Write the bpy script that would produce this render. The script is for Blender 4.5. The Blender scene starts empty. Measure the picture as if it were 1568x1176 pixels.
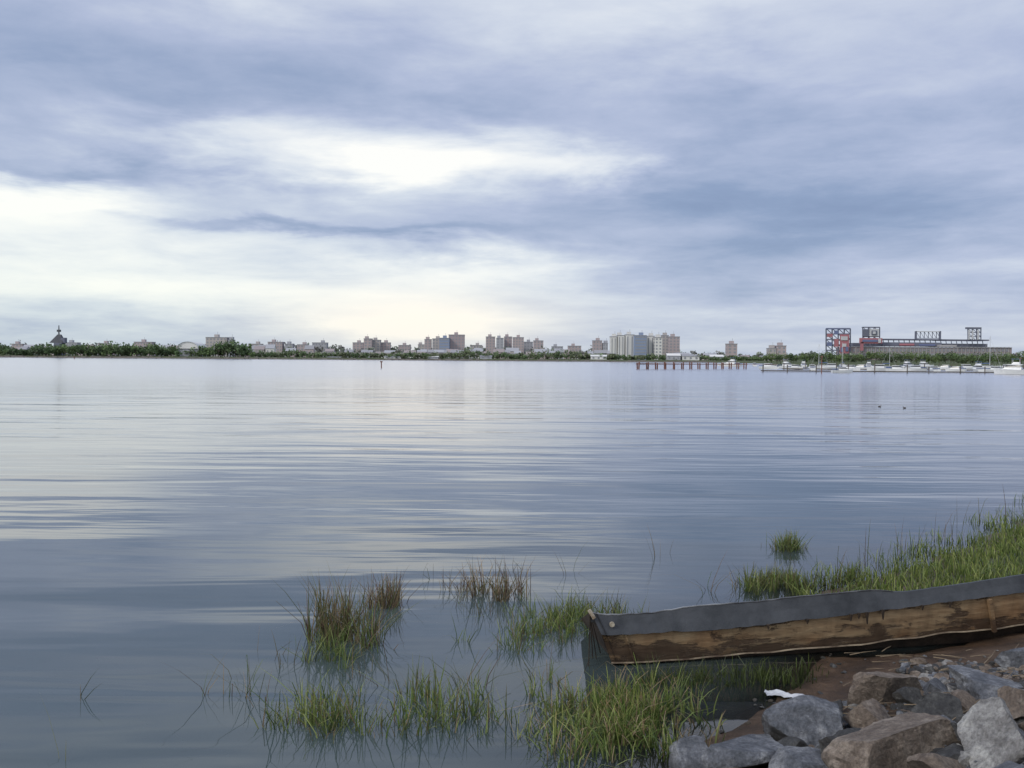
import bpy, math, random
from mathutils import Vector, noise, Matrix
random.seed(7)
scene=bpy.context.scene
F=1414.0; CH=3.0
pt=math.atan(40.1/F); ro=0.0075
f0=Vector((0,math.cos(pt),-math.sin(pt))); u0=Vector((0,math.sin(pt),math.cos(pt))); r0=Vector((1,0,0))
R=r0*math.cos(ro)+u0*math.sin(ro); U=-r0*math.sin(ro)+u0*math.cos(ro)
C=Vector((0,0,CH))
def ray(u,v): return f0*F+R*(u-784)+U*(588-v)
def G(u,v,z=0.0):
    d=ray(u,v); return C+d*((z-CH)/d.z)
def W(u,v,D):
    d=ray(u,v); return C+d*(D/d.y)
def lerp(a,b,t): return a+(b-a)*t
def interp(tab,x):
    if x<=tab[0][0]: return tab[0][1]
    for (a,b),(c,d) in zip(tab,tab[1:]):
        if x<=c: return lerp(b,d,(x-a)/(c-a))
    return tab[-1][1]
# ---------- camera
cam=bpy.data.cameras.new("camera"); co=bpy.data.objects.new("camera",cam); scene.collection.objects.link(co)
m=Matrix((R,U,-f0)).transposed().to_4x4(); m.translation=C; co.matrix_world=m
cam.sensor_fit='HORIZONTAL'; cam.sensor_width=36; cam.lens=36*F/1568; cam.clip_end=20000; cam.clip_start=0.1
scene.camera=co
scene.view_settings.view_transform='Standard'; scene.view_settings.look='None'; scene.view_settings.exposure=0
# ---------- node helpers
class NT:
    def __init__(s,nt): s.nt=nt
    def n(s,t,**k):
        x=s.nt.nodes.new(t)
        for a,b in k.items(): setattr(x,a,b)
        return x
    def setin(s,sock,v):
        if isinstance(v,bpy.types.NodeSocket): s.nt.links.new(v,sock)
        else: sock.default_value=v
    def m(s,op,*a,clamp=False):
        x=s.n('ShaderNodeMath',operation=op); x.use_clamp=clamp
        for i,v in enumerate(a): s.setin(x.inputs[i],v)
        return x.outputs[0]
    def vm(s,op,*a):
        x=s.n('ShaderNodeVectorMath',operation=op)
        for i,v in enumerate(a): s.setin(x.inputs[i],v)
        return x.outputs[0]
    def noise(s,vec,scale,detail=3,rough=.5,dist=0):
        x=s.n('ShaderNodeTexNoise'); s.setin(x.inputs['Vector'],vec)
        x.inputs['Scale'].default_value=scale; x.inputs['Detail'].default_value=detail
        x.inputs['Roughness'].default_value=rough; x.inputs['Distortion'].default_value=dist
        return x.outputs['Fac']
    def ramp(s,fac,stops,interp='LINEAR'):
        x=s.n('ShaderNodeValToRGB'); s.setin(x.inputs[0],fac); cr=x.color_ramp; cr.interpolation=interp
        while len(cr.elements)<len(stops): cr.elements.new(.5)
        for e,(p,c) in zip(cr.elements,stops):
            e.position=p; e.color=(c[0],c[1],c[2],1) if not isinstance(c,(int,float)) else (c,c,c,1)
        return x.outputs[0]
    def mix(s,f,a,b,bt='MIX'):
        x=s.n('ShaderNodeMix',data_type='RGBA',blend_type=bt)
        s.setin(x.inputs[0],f)
        for i,v in ((6,a),(7,b)):
            if isinstance(v,(tuple,list)) and len(v)==3: v=(*v,1)
            s.setin(x.inputs[i],v)
        return x.outputs[2]
def newmat(name):
    m=bpy.data.materials.new(name); m.use_nodes=True; nt=m.node_tree; nt.nodes.clear()
    t=NT(nt); out=t.n('ShaderNodeOutputMaterial'); b=t.n('ShaderNodeBsdfPrincipled')
    nt.links.new(b.outputs[0],out.inputs[0]); return m,t,b,out
def mat(name,c1,c2=None,rough=.8,scale=2.0,bump=0,bscale=None,detail=5,metal=0,coord='pos'):
    m,t,b,o=newmat(name)
    if c2 is None: c2=tuple(x*.8 for x in c1)
    g=t.n('ShaderNodeNewGeometry').outputs['Position'] if coord=='pos' else t.n('ShaderNodeTexCoord').outputs['Object']
    f=t.noise(g,scale,detail,.6)
    t.setin(b.inputs['Base Color'],t.ramp(f,[(.35,c1),(.65,c2)]))
    b.inputs['Roughness'].default_value=rough; b.inputs['Metallic'].default_value=metal
    if bump:
        bn=t.n('ShaderNodeBump'); bn.inputs['Strength'].default_value=1; bn.inputs['Distance'].default_value=bump
        t.setin(bn.inputs['Height'],t.noise(g,bscale or scale*4,6,.65)); t.setin(b.inputs['Normal'],bn.outputs[0])
    return m
def mobj(name,verts,faces,mats,midx=None,smooth=False,cols=None,parent=None):
    me=bpy.data.meshes.new(name); me.from_pydata([tuple(v) for v in verts],[],faces)
    for mm in (mats if isinstance(mats,(list,tuple)) else [mats]): me.materials.append(mm)
    if midx: me.polygons.foreach_set('material_index',midx)
    if smooth: me.polygons.foreach_set('use_smooth',[True]*len(faces))
    if cols:
        a=me.color_attributes.new('col','FLOAT_COLOR','POINT')
        a.data.foreach_set('color',[x for c in cols for x in (c[0],c[1],c[2],1.0)])
    me.update(); o=bpy.data.objects.new(name,me); scene.collection.objects.link(o)
    if parent: o.parent=parent
    return o
class MB:
    def __init__(s): s.v=[];s.f=[];s.m=[]
    def quad(s,a,b,c,d,mi=0):
        i=len(s.v); s.v+= [a,b,c,d]; s.f.append((i,i+1,i+2,i+3)); s.m.append(mi)
    def box(s,x0,x1,y0,y1,z0,z1,mi=0):
        i=len(s.v)
        s.v+=[(x,y,z) for z in(z0,z1) for y in(y0,y1) for x in (x0,x1)]
        for f in ((0,2,3,1),(4,5,7,6),(0,1,5,4),(2,6,7,3),(0,4,6,2),(1,3,7,5)):
            s.f.append(tuple(i+k for k in f)); s.m.append(mi)
    def beam(s,a,b,w,mi=0,n=5,w2=None):
        a=Vector(a);b=Vector(b);d=(b-a).normalized(); w2=w if w2 is None else w2
        p=d.cross(Vector((0,0,1)) if abs(d.z)<.9 else Vector((1,0,0))).normalized(); q=d.cross(p)
        i=len(s.v)
        for P,ww in((a,w),(b,w2)):
            for k in range(n):
                t=2*math.pi*k/n+.6; s.v.append(tuple(P+(p*math.cos(t)+q*math.sin(t))*ww*.5))
        for k in range(n):
            s.f.append((i+k,i+(k+1)%n,i+n+(k+1)%n,i+n+k)); s.m.append(mi)
        s.f.append(tuple(i+k for k in range(n))[::-1]); s.m.append(mi)
        s.f.append(tuple(i+n+k for k in range(n))); s.m.append(mi)
    def obj(s,name,mats,parent=None,smooth=False): return mobj(name,s.v,s.f,mats,s.m,smooth,parent=parent)
def empty(name,loc=(0,0,0)):
    e=bpy.data.objects.new(name,None); scene.collection.objects.link(e); return e

# ---------- sky
w=bpy.data.worlds.new("World"); scene.world=w; w.use_nodes=True; nt=w.node_tree; nt.nodes.clear(); t=NT(nt)
out=t.n('ShaderNodeOutputWorld'); bg=t.n('ShaderNodeBackground'); nt.links.new(bg.outputs[0],out.inputs[0])
SUN_EL=math.radians(38); SUN_AZ=math.radians(-125)
sk=t.n('ShaderNodeTexSky',sky_type='NISHITA'); sk.sun_disc=False; sk.sun_elevation=SUN_EL; sk.sun_rotation=SUN_AZ
skc=t.vm('SCALE',sk.outputs[0]); skc.node.inputs['Scale'].default_value=.1
D=t.vm('NORMALIZE',t.n('ShaderNodeTexCoord').outputs['Generated'])
sp=t.n('ShaderNodeSeparateXYZ'); nt.links.new(D,sp.inputs[0]); X,Y,Z=sp.outputs
az=t.m('ARCTAN2',X,Y); el=t.m('ARCSINE',Z)
zz=t.m('ADD',t.m('MAXIMUM',Z,0.0),0.11)
cp=t.n('ShaderNodeCombineXYZ'); t.setin(cp.inputs[0],t.m('DIVIDE',X,zz)); t.setin(cp.inputs[1],t.m('DIVIDE',Y,zz)); cp=cp.outputs[0]
n1=t.noise(cp,.70,6,.50,.2)
cp2=t.vm('ADD',cp,(13.1,4.7,2.0))
n2=t.noise(cp2,2.2,7,.62,.3)
ca=t.n('ShaderNodeCombineXYZ'); t.setin(ca.inputs[0],t.m('MULTIPLY',az,5.0)); t.setin(ca.inputs[1],t.m('MULTIPLY',el,20.0))
n4=t.noise(ca.outputs[0],1.2,5,.58,.2); n5=t.noise(t.vm('ADD',ca.outputs[0],(7.,3.,5.)),1.0,6,.6,.3)
azw=t.m('ADD',az,t.m('MULTIPLY',t.m('SUBTRACT',n4,.5),.35))
elw=t.m('ADD',el,t.m('MULTIPLY',t.m('SUBTRACT',n5,.5),.08))
acc=t.m('MULTIPLY_ADD',t.m('MULTIPLY',Y,-1.3,clamp=True),.30,.46)  # brighter sky added behind the camera to light walls facing it
def gauss(u,v,su,sv,amp,start=None):
    global acc
    a=math.atan((u-784)/F); e=math.atan((542+.0075*u-v)/F); sa=su/F; se=sv/F
    p=t.m('MULTIPLY_ADD',azw if start is None else az,1/sa,-a/sa); q=t.m('MULTIPLY_ADD',elw if start is None else el,1/se,-e/se)
    s2=t.m('MULTIPLY_ADD',q,q,t.m('MULTIPLY',p,p))
    if start is not None: return t.m('MULTIPLY',t.m('POWER',.3679,s2),amp)
    acc=t.m('MULTIPLY_ADD',t.m('POWER',.3679,s2),amp,acc)
for g in [(20,340,170,36,.58),(150,430,500,66,.36),(640,255,240,46,.46),(620,262,120,22,.30),(330,228,120,24,.20),(880,250,110,26,.22),
          (740,412,140,22,.30),(635,495,110,24,.50),(600,465,340,40,.26),(1230,340,380,85,-.19),(470,140,520,52,-.12),
          (450,362,330,12,-.24),(130,288,170,16,-.20),(1000,300,240,40,-.10),(1450,180,260,60,.08),(1300,10,560,70,.14),(300,0,500,40,.12),(1350,510,400,40,.08),(1150,90,150,50,.08),(1000,440,260,20,-.05)]:
    gauss(*g)
nm=t.m('MULTIPLY_ADD',t.m('SUBTRACT',n1,.5),.60,acc)
nm=t.m('MULTIPLY_ADD',t.m('SUBTRACT',n2,.5),.34,nm)
nm=t.m('MULTIPLY_ADD',t.m('SUBTRACT',n4,.5),.22,nm)
col=t.ramp(nm,[(0.0,(.17,.24,.41)),(.25,(.28,.365,.555)),(.45,(.47,.535,.72)),(.65,(.70,.755,.86)),(.85,(.93,.95,.97)),(1.0,(1.06,1.05,1.02))])
hz=t.m('POWER',.3679,t.m('MULTIPLY',t.m('MAXIMUM',el,0.0),8.0))
lf=t.m('MULTIPLY_ADD',az,-1.2,.45,clamp=True)
col=t.mix(t.m('MULTIPLY',t.m('MULTIPLY',hz,lf),.9,clamp=True),col,t.mix(1.0,col,(.99,1.05,.96),'MULTIPLY'))
hz2=t.m('POWER',.3679,t.m('MULTIPLY',t.m('MAXIMUM',el,0.0),22.0))
col=t.mix(t.m('MULTIPLY',hz2,.4),col,(.60,.66,.70))
glow=gauss(640,492,200,44,.75,0)
col=t.mix(glow,col,(1.12,1.03,.91))
col=t.mix(.08,col,skc)
nt.links.new(col,bg.inputs[0]); bg.inputs[1].default_value=1.0
sl=bpy.data.lights.new("sun","SUN"); sl.energy=1.5; sl.angle=math.radians(14); sl.color=(1,.94,.85)
so=bpy.data.objects.new("sun",sl); scene.collection.objects.link(so)
sd=Vector((math.sin(SUN_AZ)*math.cos(SUN_EL),math.cos(SUN_AZ)*math.cos(SUN_EL),math.sin(SUN_EL)))
so.rotation_euler=sd.to_track_quat('Z','Y').to_euler()

# ---------- terrain
NEAR=[(-400,-300),(-60,-15),(-12,-4),(-1.5,2.5),(0.6,4.5),(1.15,6.2),(1.45,7.2),(2.3,7.9),(2.9,8.8),(3.4,11),(4.6,12.3),(7.1,14.6),(11.0,18.6),(18,27),(45,45),(300,80),(3000,100),(3000,-300)]
FAR=[(-9000,860),(-600,850),(-420,856),(-250,846),(-100,862),(60,850),(185,845),(192,700),(120,430),(160,400),(260,350),(3000,300),(9000,12000),(-9000,12000)]
def sdf(poly,x,y):
    inside=False; best=1e18; n=len(poly)
    for i in range(n):
        x1,y1=poly[i]; x2,y2=poly[(i+1)%n]
        dx=x2-x1; dy=y2-y1
        tt=((x-x1)*dx+(y-y1)*dy)/(dx*dx+dy*dy); tt=0 if tt<0 else 1 if tt>1 else tt
        d=(x-x1-tt*dx)**2+(y-y1-tt*dy)**2
        if d<best: best=d
        if (y1>y)!=(y2>y) and x<(x2-x1)*(y-y1)/(y2-y1)+x1: inside=not inside
    return math.sqrt(best)*(1 if inside else -1)
def sstep(a,b,x):
    k=max(0,min(1,(x-a)/(b-a))); return k*k*(3-2*k)
def height(x,y):
    if y<200:
        s=sdf(NEAR,x,y)
        if y<60 and abs(x)<60: s+=.35*noise.noise((x*.7,y*.7,0))+.12*noise.noise((x*2.3,y*2.3,4))
        if s<0: z=max(-1.6,s*.14)
        else:
            k=min(1,max(0,(8.4-y)/1.6)); 
            z=s*.09+max(0,s-.5)*(.03+.17*k); z=min(z,1.5+.03*s)
            z+=.03*noise.noise((x*1.9,y*1.9,1))*min(1,s)
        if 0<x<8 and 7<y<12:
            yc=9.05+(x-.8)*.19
            z-=.17*math.exp(-((y-yc)/.55)**2)*sstep(2.8,4.6,x)*(1-sstep(6,7.5,x))  # dip bares the hull bottom; dark wet mud stands in for its shadow
        return z
    s=sdf(FAR,x,y)
    if s<0: return max(-1.6,s*.1)
    return min(2.0,s*.2)+min(6,max(0,s-300)*.006)
def GT(u,v):
    z=.2
    for _ in range(6):
        p=G(u,v,z); z=lerp(z,height(p.x,p.y),.7)
    return G(u,v,z)
def rng(a,b,s):
    r=[]; x=a
    while x<b-1e-6: r.append(x); x+=s
    return r
xs=[-9000,-5000,-2500,-1200,-700]+rng(-600,-100,50)+[-100,-60,-35,-20,-12]+rng(-8,16,.2)+rng(16,30,1)+[30,35,42,50,60,80,100]+rng(110,270,10)+[280,350,500,900,1500,2500,5000,9000]
ys=[-300,-100,-40,-20,-10,-5]+rng(-2,4,.5)+rng(4,22,.2)+rng(22,40,1.5)+[40,45,52,60,70,80,100,140,199,220,260,290,310,330]+rng(340,460,10)+[460,500,560,620,680,700,720,780,820]+rng(836,880,4)+[880,920,1000,1150,1300,1600,2200,3500,6000,11500]
Hh=[[height(x,y) for x in xs] for y in ys]
nx=len(xs)
faces=[(j*nx+i,j*nx+i+1,(j+1)*nx+i+1,(j+1)*nx+i) for j in range(len(ys)-1) for i in range(nx-1)]
m_ground,t,b,o=newmat("ground")
P=t.n('ShaderNodeNewGeometry').outputs['Position']
sp=t.n('ShaderNodeSeparateXYZ'); t.nt.links.new(P,sp.inputs[0])
na=t.noise(P,3.0,8,.65)
mud=t.ramp(na,[(.3,(.030,.019,.013)),(.5,(.090,.054,.033)),(.72,(.17,.108,.068))])
soil=t.ramp(t.noise(P,14,6,.7),[(.3,(.022,.018,.014)),(.55,(.065,.050,.038)),(.75,(.14,.12,.095))])
grs=t.ramp(na,[(.3,(.04,.06,.02)),(.7,(.10,.12,.05))])
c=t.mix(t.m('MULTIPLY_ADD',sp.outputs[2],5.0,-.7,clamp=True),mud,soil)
far=t.m('MULTIPLY_ADD',sp.outputs[1],.4,-4.4,clamp=True)
land=t.m('MULTIPLY_ADD',sp.outputs[2],12.0,-.3,clamp=True)
c=t.mix(t.m('MULTIPLY',far,land),c,grs)
t.setin(b.inputs['Base Color'],c)
t.setin(b.inputs['Roughness'],t.m('MULTIPLY_ADD',sp.outputs[2],3.0,.3,clamp=True))
bn=t.n('ShaderNodeBump'); bn.inputs['Distance'].default_value=.06; bn.inputs['Strength'].default_value=1
t.setin(bn.inputs['Height'],t.noise(P,14,8,.72)); t.setin(b.inputs['Normal'],bn.outputs[0])
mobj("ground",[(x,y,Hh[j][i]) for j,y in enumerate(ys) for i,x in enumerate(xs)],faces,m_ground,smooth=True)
# ---------- water
mw=bpy.data.materials.new("water"); mw.use_nodes=True; mw.node_tree.nodes.clear(); t=NT(mw.node_tree); L=t.nt.links
out=t.n('ShaderNodeOutputMaterial')
P=t.n('ShaderNodeNewGeometry').outputs['Position']
def mapped(sc,rot=0,loc=(0,0,0)):
    mp=t.n('ShaderNodeMapping'); L.new(P,mp.inputs[0]); mp.inputs['Scale'].default_value=sc; mp.inputs['Rotation'].default_value=(0,0,rot); mp.inputs['Location'].default_value=loc; return mp.outputs[0]
sw=t.noise(mapped((.09,.42,1),.06),1.0,1.5,.4,.4)
sw2=t.noise(mapped((.22,1.3,1),-.08,(3,1,0)),1.0,2,.45,.3)
rp=t.noise(mapped((.5,3.6,1),.04),1.0,2,.5,.2)
patch=t.ramp(t.noise(mapped((.012,.05,1),.03),1.0,3,.5),[(.42,.06),(.60,1.0)])
patch2=t.ramp(t.noise(mapped((.08,.13,1),.1,(5,2,0)),1.0,3,.5),[(.40,.10),(.60,1.0)])
hgt=t.m('MULTIPLY',sw,.060)
hgt=t.m('MULTIPLY_ADD',t.m('MULTIPLY',sw2,patch2),.026,hgt)
hgt=t.m('MULTIPLY_ADD',t.m('MULTIPLY',rp,patch),.010,hgt)
bn=t.n('ShaderNodeBump'); bn.inputs['Distance'].default_value=1.0; bn.inputs['Strength'].default_value=1.0; t.setin(bn.inputs['Height'],hgt)
fr=t.n('ShaderNodeFresnel'); fr.inputs[0].default_value=1.48; L.new(bn.outputs[0],fr.inputs['Normal'])
gl=t.n('ShaderNodeBsdfGlossy'); gl.inputs['Color'].default_value=(.97,.96,.99,1); L.new(bn.outputs[0],gl.inputs['Normal'])
spw=t.n('ShaderNodeSeparateXYZ'); L.new(P,spw.inputs[0])
t.setin(gl.inputs['Roughness'],t.m('MINIMUM',t.m('MULTIPLY_ADD',t.m('MAXIMUM',spw.outputs[1],0.0),.0010,.03),.18))
df=t.n('ShaderNodeBsdfDiffuse'); 
t.setin(df.inputs['Color'],t.ramp(t.noise(mapped((.15,.3,1)),1.0,3,.5),[(.35,(.062,.090,.094)),(.65,(.078,.104,.108))]))
tr=t.n('ShaderNodeBsdfTransparent'); tr.inputs[0].default_value=(.72,.78,.74,1)
at=t.n('ShaderNodeAttribute',attribute_name='depth')
op=t.m('SUBTRACT',1.0,t.m('POWER',.3679,t.m('MULTIPLY',t.m('MAXIMUM',at.outputs['Fac'],0.0),5.0)))
op=t.m('MULTIPLY_ADD',op,.96,.02)
m1=t.n('ShaderNodeMixShader'); t.setin(m1.inputs[0],op); L.new(tr.outputs[0],m1.inputs[1]); L.new(df.outputs[0],m1.inputs[2])
m2=t.n('ShaderNodeMixShader'); L.new(fr.outputs[0],m2.inputs[0]); L.new(m1.outputs[0],m2.inputs[1]); L.new(gl.outputs[0],m2.inputs[2]); L.new(m2.outputs[0],out.inputs[0])
wo=mobj("water",[(x,y,0) for y in ys for x in xs],faces,mw)
a=wo.data.attributes.new('depth','FLOAT','POINT'); a.data.foreach_set('value',[-Hh[j][i] for j in range(len(ys)) for i in range(nx)])

# ---------- vegetation
def leafmat(name,rough=.6,trans=.25):
    m,t,b,o=newmat(name)
    a=t.n('ShaderNodeAttribute',attribute_name='col'); P=t.n('ShaderNodeNewGeometry').outputs['Position']
    c=t.mix(t.m('MULTIPLY',t.noise(P,5,2),.6),a.outputs['Color'],t.mix(1,a.outputs['Color'],(.55,.6,.5),'MULTIPLY'))
    t.setin(b.inputs['Base Color'],c); b.inputs['Roughness'].default_value=rough
    tl=t.n('ShaderNodeBsdfTranslucent'); t.setin(tl.inputs[0],c); ms=t.n('ShaderNodeMixShader'); ms.inputs[0].default_value=trans
    t.nt.links.new(b.outputs[0],ms.inputs[1]); t.nt.links.new(tl.outputs[0],ms.inputs[2]); t.nt.links.new(ms.outputs[0],o.inputs[0]); return m
m_grass=leafmat("grass_blades",.5,.35); m_leaf=leafmat("leaves",.8,.15)
GREEN=[(.15,.22,.055),(.23,.30,.08),(.11,.17,.04),(.32,.37,.12)]
OLIVE=[(.16,.17,.07),(.21,.18,.09),(.11,.13,.045)]
STRAW=[(.30,.22,.13),(.22,.14,.09),(.13,.08,.055),(.38,.30,.19)]
def grass(name,pts,h0,h1,pal,w=.009,lean=.25,sink=.12):
    V=[];Fc=[];Cc=[]
    for (x,y) in pts:
        z=max(height(x,y),-sink)-.01
        h=random.uniform(h0,h1)*(1 if random.random()>.25 else .55)+max(0,-z)
        a=random.uniform(0,6.283); l=abs(random.gauss(0,lean))*h; lx=math.cos(a)*l; ly=math.sin(a)*l
        fa=random.uniform(-.9,.9); wx=math.cos(fa)*w*random.uniform(.6,1.3)*.5; wy=math.sin(fa)*w*.5
        droop=random.uniform(0,.6) if random.random()<.5 else 0
        i=len(V); c=random.choice(pal); k=random.uniform(.65,1.3)
        for tt,ww in((0,1),(.4,.95),(.75,.6)):
            q=tt**1.8; zz_=z+h*(tt-droop*tt**4*.5)
            for s in(-1,1): V.append((x+lx*q+s*wx*ww,y+ly*q+s*wy*ww,zz_))
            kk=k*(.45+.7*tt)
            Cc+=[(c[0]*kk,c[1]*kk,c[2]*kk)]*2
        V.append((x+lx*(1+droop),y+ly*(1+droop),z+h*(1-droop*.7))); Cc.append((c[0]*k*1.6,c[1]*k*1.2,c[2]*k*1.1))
        Fc+=[(i,i+1,i+3,i+2),(i+2,i+3,i+5,i+4),(i+4,i+5,i+6)]
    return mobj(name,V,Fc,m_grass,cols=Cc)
def blob(u,v,su,sv,n,tuss=0):
    r=[]
    if tuss:
        cs=[(G(random.gauss(u,su),random.gauss(v,sv)),random.uniform(.3,1.6)) for _ in range(tuss)]
        for _ in range(n):
            c,k=random.choice(cs); q=abs(random.gauss(0,.07*k)); a=random.uniform(0,6.28); r.append((c.x+math.cos(a)*q,c.y+math.sin(a)*q*1.0))
    else:
        for _ in range(n):
            p=G(random.gauss(u,su),random.gauss(v,sv)); r.append((p.x,p.y))
    return r
N="marsh_grass"
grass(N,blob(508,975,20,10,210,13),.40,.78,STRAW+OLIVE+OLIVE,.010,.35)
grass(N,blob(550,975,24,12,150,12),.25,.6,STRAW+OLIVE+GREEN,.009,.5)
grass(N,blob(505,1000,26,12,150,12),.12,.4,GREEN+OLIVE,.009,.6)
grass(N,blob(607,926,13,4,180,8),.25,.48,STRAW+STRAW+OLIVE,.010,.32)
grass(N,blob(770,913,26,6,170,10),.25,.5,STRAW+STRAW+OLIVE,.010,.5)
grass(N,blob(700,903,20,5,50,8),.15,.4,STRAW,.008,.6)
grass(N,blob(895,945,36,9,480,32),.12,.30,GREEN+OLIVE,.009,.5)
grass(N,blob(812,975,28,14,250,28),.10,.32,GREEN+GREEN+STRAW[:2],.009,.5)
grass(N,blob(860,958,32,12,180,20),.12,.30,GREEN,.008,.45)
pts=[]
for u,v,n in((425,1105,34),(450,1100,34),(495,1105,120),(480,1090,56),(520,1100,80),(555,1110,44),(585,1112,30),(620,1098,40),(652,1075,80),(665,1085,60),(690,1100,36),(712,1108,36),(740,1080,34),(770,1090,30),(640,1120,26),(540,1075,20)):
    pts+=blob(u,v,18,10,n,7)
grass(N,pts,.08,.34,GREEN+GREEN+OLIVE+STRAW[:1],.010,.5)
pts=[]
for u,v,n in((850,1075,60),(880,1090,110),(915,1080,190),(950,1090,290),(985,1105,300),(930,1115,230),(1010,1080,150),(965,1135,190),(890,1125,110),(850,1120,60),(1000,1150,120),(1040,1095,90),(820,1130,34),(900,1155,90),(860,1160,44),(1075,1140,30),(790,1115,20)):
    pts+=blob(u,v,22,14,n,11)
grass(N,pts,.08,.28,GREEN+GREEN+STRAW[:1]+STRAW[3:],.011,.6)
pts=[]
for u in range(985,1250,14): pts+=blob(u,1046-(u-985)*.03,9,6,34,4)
grass(N,pts,.08,.22,[(.08,.11,.03),(.12,.16,.045),(.06,.08,.025)],.009,.4)  # darker greens put the shade by the boat into these blades
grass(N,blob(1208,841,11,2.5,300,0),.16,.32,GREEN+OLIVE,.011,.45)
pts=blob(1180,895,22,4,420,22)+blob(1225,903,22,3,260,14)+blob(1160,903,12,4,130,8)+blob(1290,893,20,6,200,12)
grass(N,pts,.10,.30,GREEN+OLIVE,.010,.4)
# bank
pts=[]
while len(pts)<36000:
    x=random.uniform(3.6,18); y=random.uniform(10.6,24)
    s=sdf(NEAR,x,y)
    if s<-.9 or s>7: continue
    nn=noise.noise((x*1.3,y*1.3,3))
    if s<.15 and (nn<.05 or random.random()<min(.9,-s+.2)): continue
    if nn<-.4 and random.random()<.5: continue
    pts.append((x,y))
grass("bank_grass",pts,.10,.27,GREEN+GREEN+[(.34,.40,.12),(.26,.33,.08)],.012,.5)
grass("bank_grass",[(random.uniform(-14,-2),random.uniform(-12,0)) for _ in range(100)],.1,.3,GREEN,.01,.3)
pts=[]
for _ in range(34):
    u=random.uniform(1275,1560); vv=interp([(1275,890),(1400,840),(1560,790)],u)+random.gauss(0,7); p=G(u,vv); pts.append((p.x,p.y))
grass("reed",pts,.35,.75,OLIVE+STRAW,.008,.3)
pts=[]
for u,v,n in((312,1065,4),(345,1065,3),(380,1070,9),(375,1040,5),(400,1075,5),(118,1070,3),(80,1170,2),(545,1040,5),(600,1045,4),(790,870,4),(1008,853,5),(870,880,4),(700,930,5),(440,1020,6),(470,985,6),(740,940,10),(1090,905,8),(640,1045,4),(710,1040,3),(900,1035,4),(1130,900,6),(760,900,6),(670,885,5),(415,1000,3),(560,1030,4),(1215,860,2),(830,1045,10),(720,1050,12),(1340,865,6)):
    pts+=blob(u,v,9,4,n)
grass("reed",pts,.15,.5,STRAW+OLIVE+GREEN[:1],.007,.8)

m_bark=mat("bark",(.09,.075,.06),(.05,.04,.03),.9,3)
def trees(name,specs,nleaf,ls,pal):
    V=[];Fc=[];Cc=[];M=[]
    for (x,y,z,h,r) in specs:
        i=len(V); tw=h*.035
        for k in range(4): V.append((x+tw*math.cos(k*1.57),y+tw*math.sin(k*1.57),z-.5)); Cc.append((.1,.08,.06))
        V.append((x,y,z+h*.75)); Cc.append((.1,.08,.06))
        for k in range(4): Fc.append((i+k,i+(k+1)%4,i+4)); M.append(1)
        cl=[]
        for k in range(7):
            a=random.uniform(0,6.28); q=random.uniform(.1,.75)*r; zz=z+h*random.uniform(.3,.85)
            cl.append((x+math.cos(a)*q,y+math.sin(a)*q,zz,r*random.uniform(.35,.6),random.uniform(.7,1.25)))
        base=random.choice(pal)
        for (cx,cy,cz,cr,ck) in cl:
            j=len(V); V+= [(x,y,z+h*.3),(x+.1*tw,y,z+h*.36),(cx,cy,cz)]; Cc+=[(.1,.08,.06)]*3; Fc.append((j,j+1,j+2)); M.append(1)
        for k in range(nleaf):
            cx,cy,cz,cr,ck=random.choice(cl)
            d=Vector((random.gauss(0,1),random.gauss(0,1),random.gauss(0,.8))).normalized()*cr*random.uniform(.3,1.1)
            p=Vector((cx,cy,max(cz+d.z,z+.1*h)))+Vector((d.x,d.y,0))
            a=Vector((random.gauss(0,1),random.gauss(0,1),random.gauss(0,1))).normalized()
            bb=a.cross(Vector((random.gauss(0,1),random.gauss(0,1),random.gauss(0,1)))).normalized()
            s=ls*random.uniform(.5,1.2); j=len(V)
            V+=[tuple(p+a*s),tuple(p+bb*s*.7),tuple(p-a*s*.9),tuple(p-bb*s*.6)]
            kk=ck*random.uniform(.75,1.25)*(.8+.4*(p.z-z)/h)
            Cc+=[(base[0]*kk,base[1]*kk,base[2]*kk)]*4; Fc.append((j,j+1,j+2,j+3)); M.append(0)
    return mobj(name,V,Fc,[m_leaf,m_bark],M,cols=Cc)
def row(prof,ua,ub,step,Dm,Dj,zb,jit=.25):
    S=[];u=ua
    while u<ub:
        Dd=Dm+random.uniform(-Dj,Dj); p=W(u,interp(prof,u)+random.uniform(-2,2.5),Dd); h=max(2.5,(p.z-zb)*random.uniform(1-jit,1.08))
        S.append((p.x,Dd,zb,h,h*random.uniform(.4,.6)+step*.3*Dd/F)); u+=step*random.uniform(.6,1.3)
    return S
P1=[(0,527),(20,531),(45,536),(60,529),(110,525),(190,525),(215,530),(240,526),(270,530),(300,529),(330,525),(365,522),(380,525),(386,538),(440,537),(560,539),(690,540),(715,532),(745,537),(800,541),(860,535),(900,541),(1000,543),(1160,545)]
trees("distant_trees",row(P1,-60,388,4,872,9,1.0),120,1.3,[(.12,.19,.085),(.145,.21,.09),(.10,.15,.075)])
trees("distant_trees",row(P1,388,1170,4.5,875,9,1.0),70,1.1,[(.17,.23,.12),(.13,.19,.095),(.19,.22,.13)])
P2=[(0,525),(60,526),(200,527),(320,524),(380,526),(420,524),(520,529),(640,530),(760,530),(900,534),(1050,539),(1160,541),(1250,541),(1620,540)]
trees("distant_trees",row(P2,-80,1640,6,1250,90,2,.4),70,2.2,[(.26,.29,.24),(.23,.26,.23),(.30,.29,.28)])  # farther row: haze put into the pale leaf colours
P3=[(1130,543),(1180,538),(1230,541),(1270,537),(1300,541),(1340,538),(1390,536),(1440,540),(1480,541),(1530,540),(1620,535)]
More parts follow.
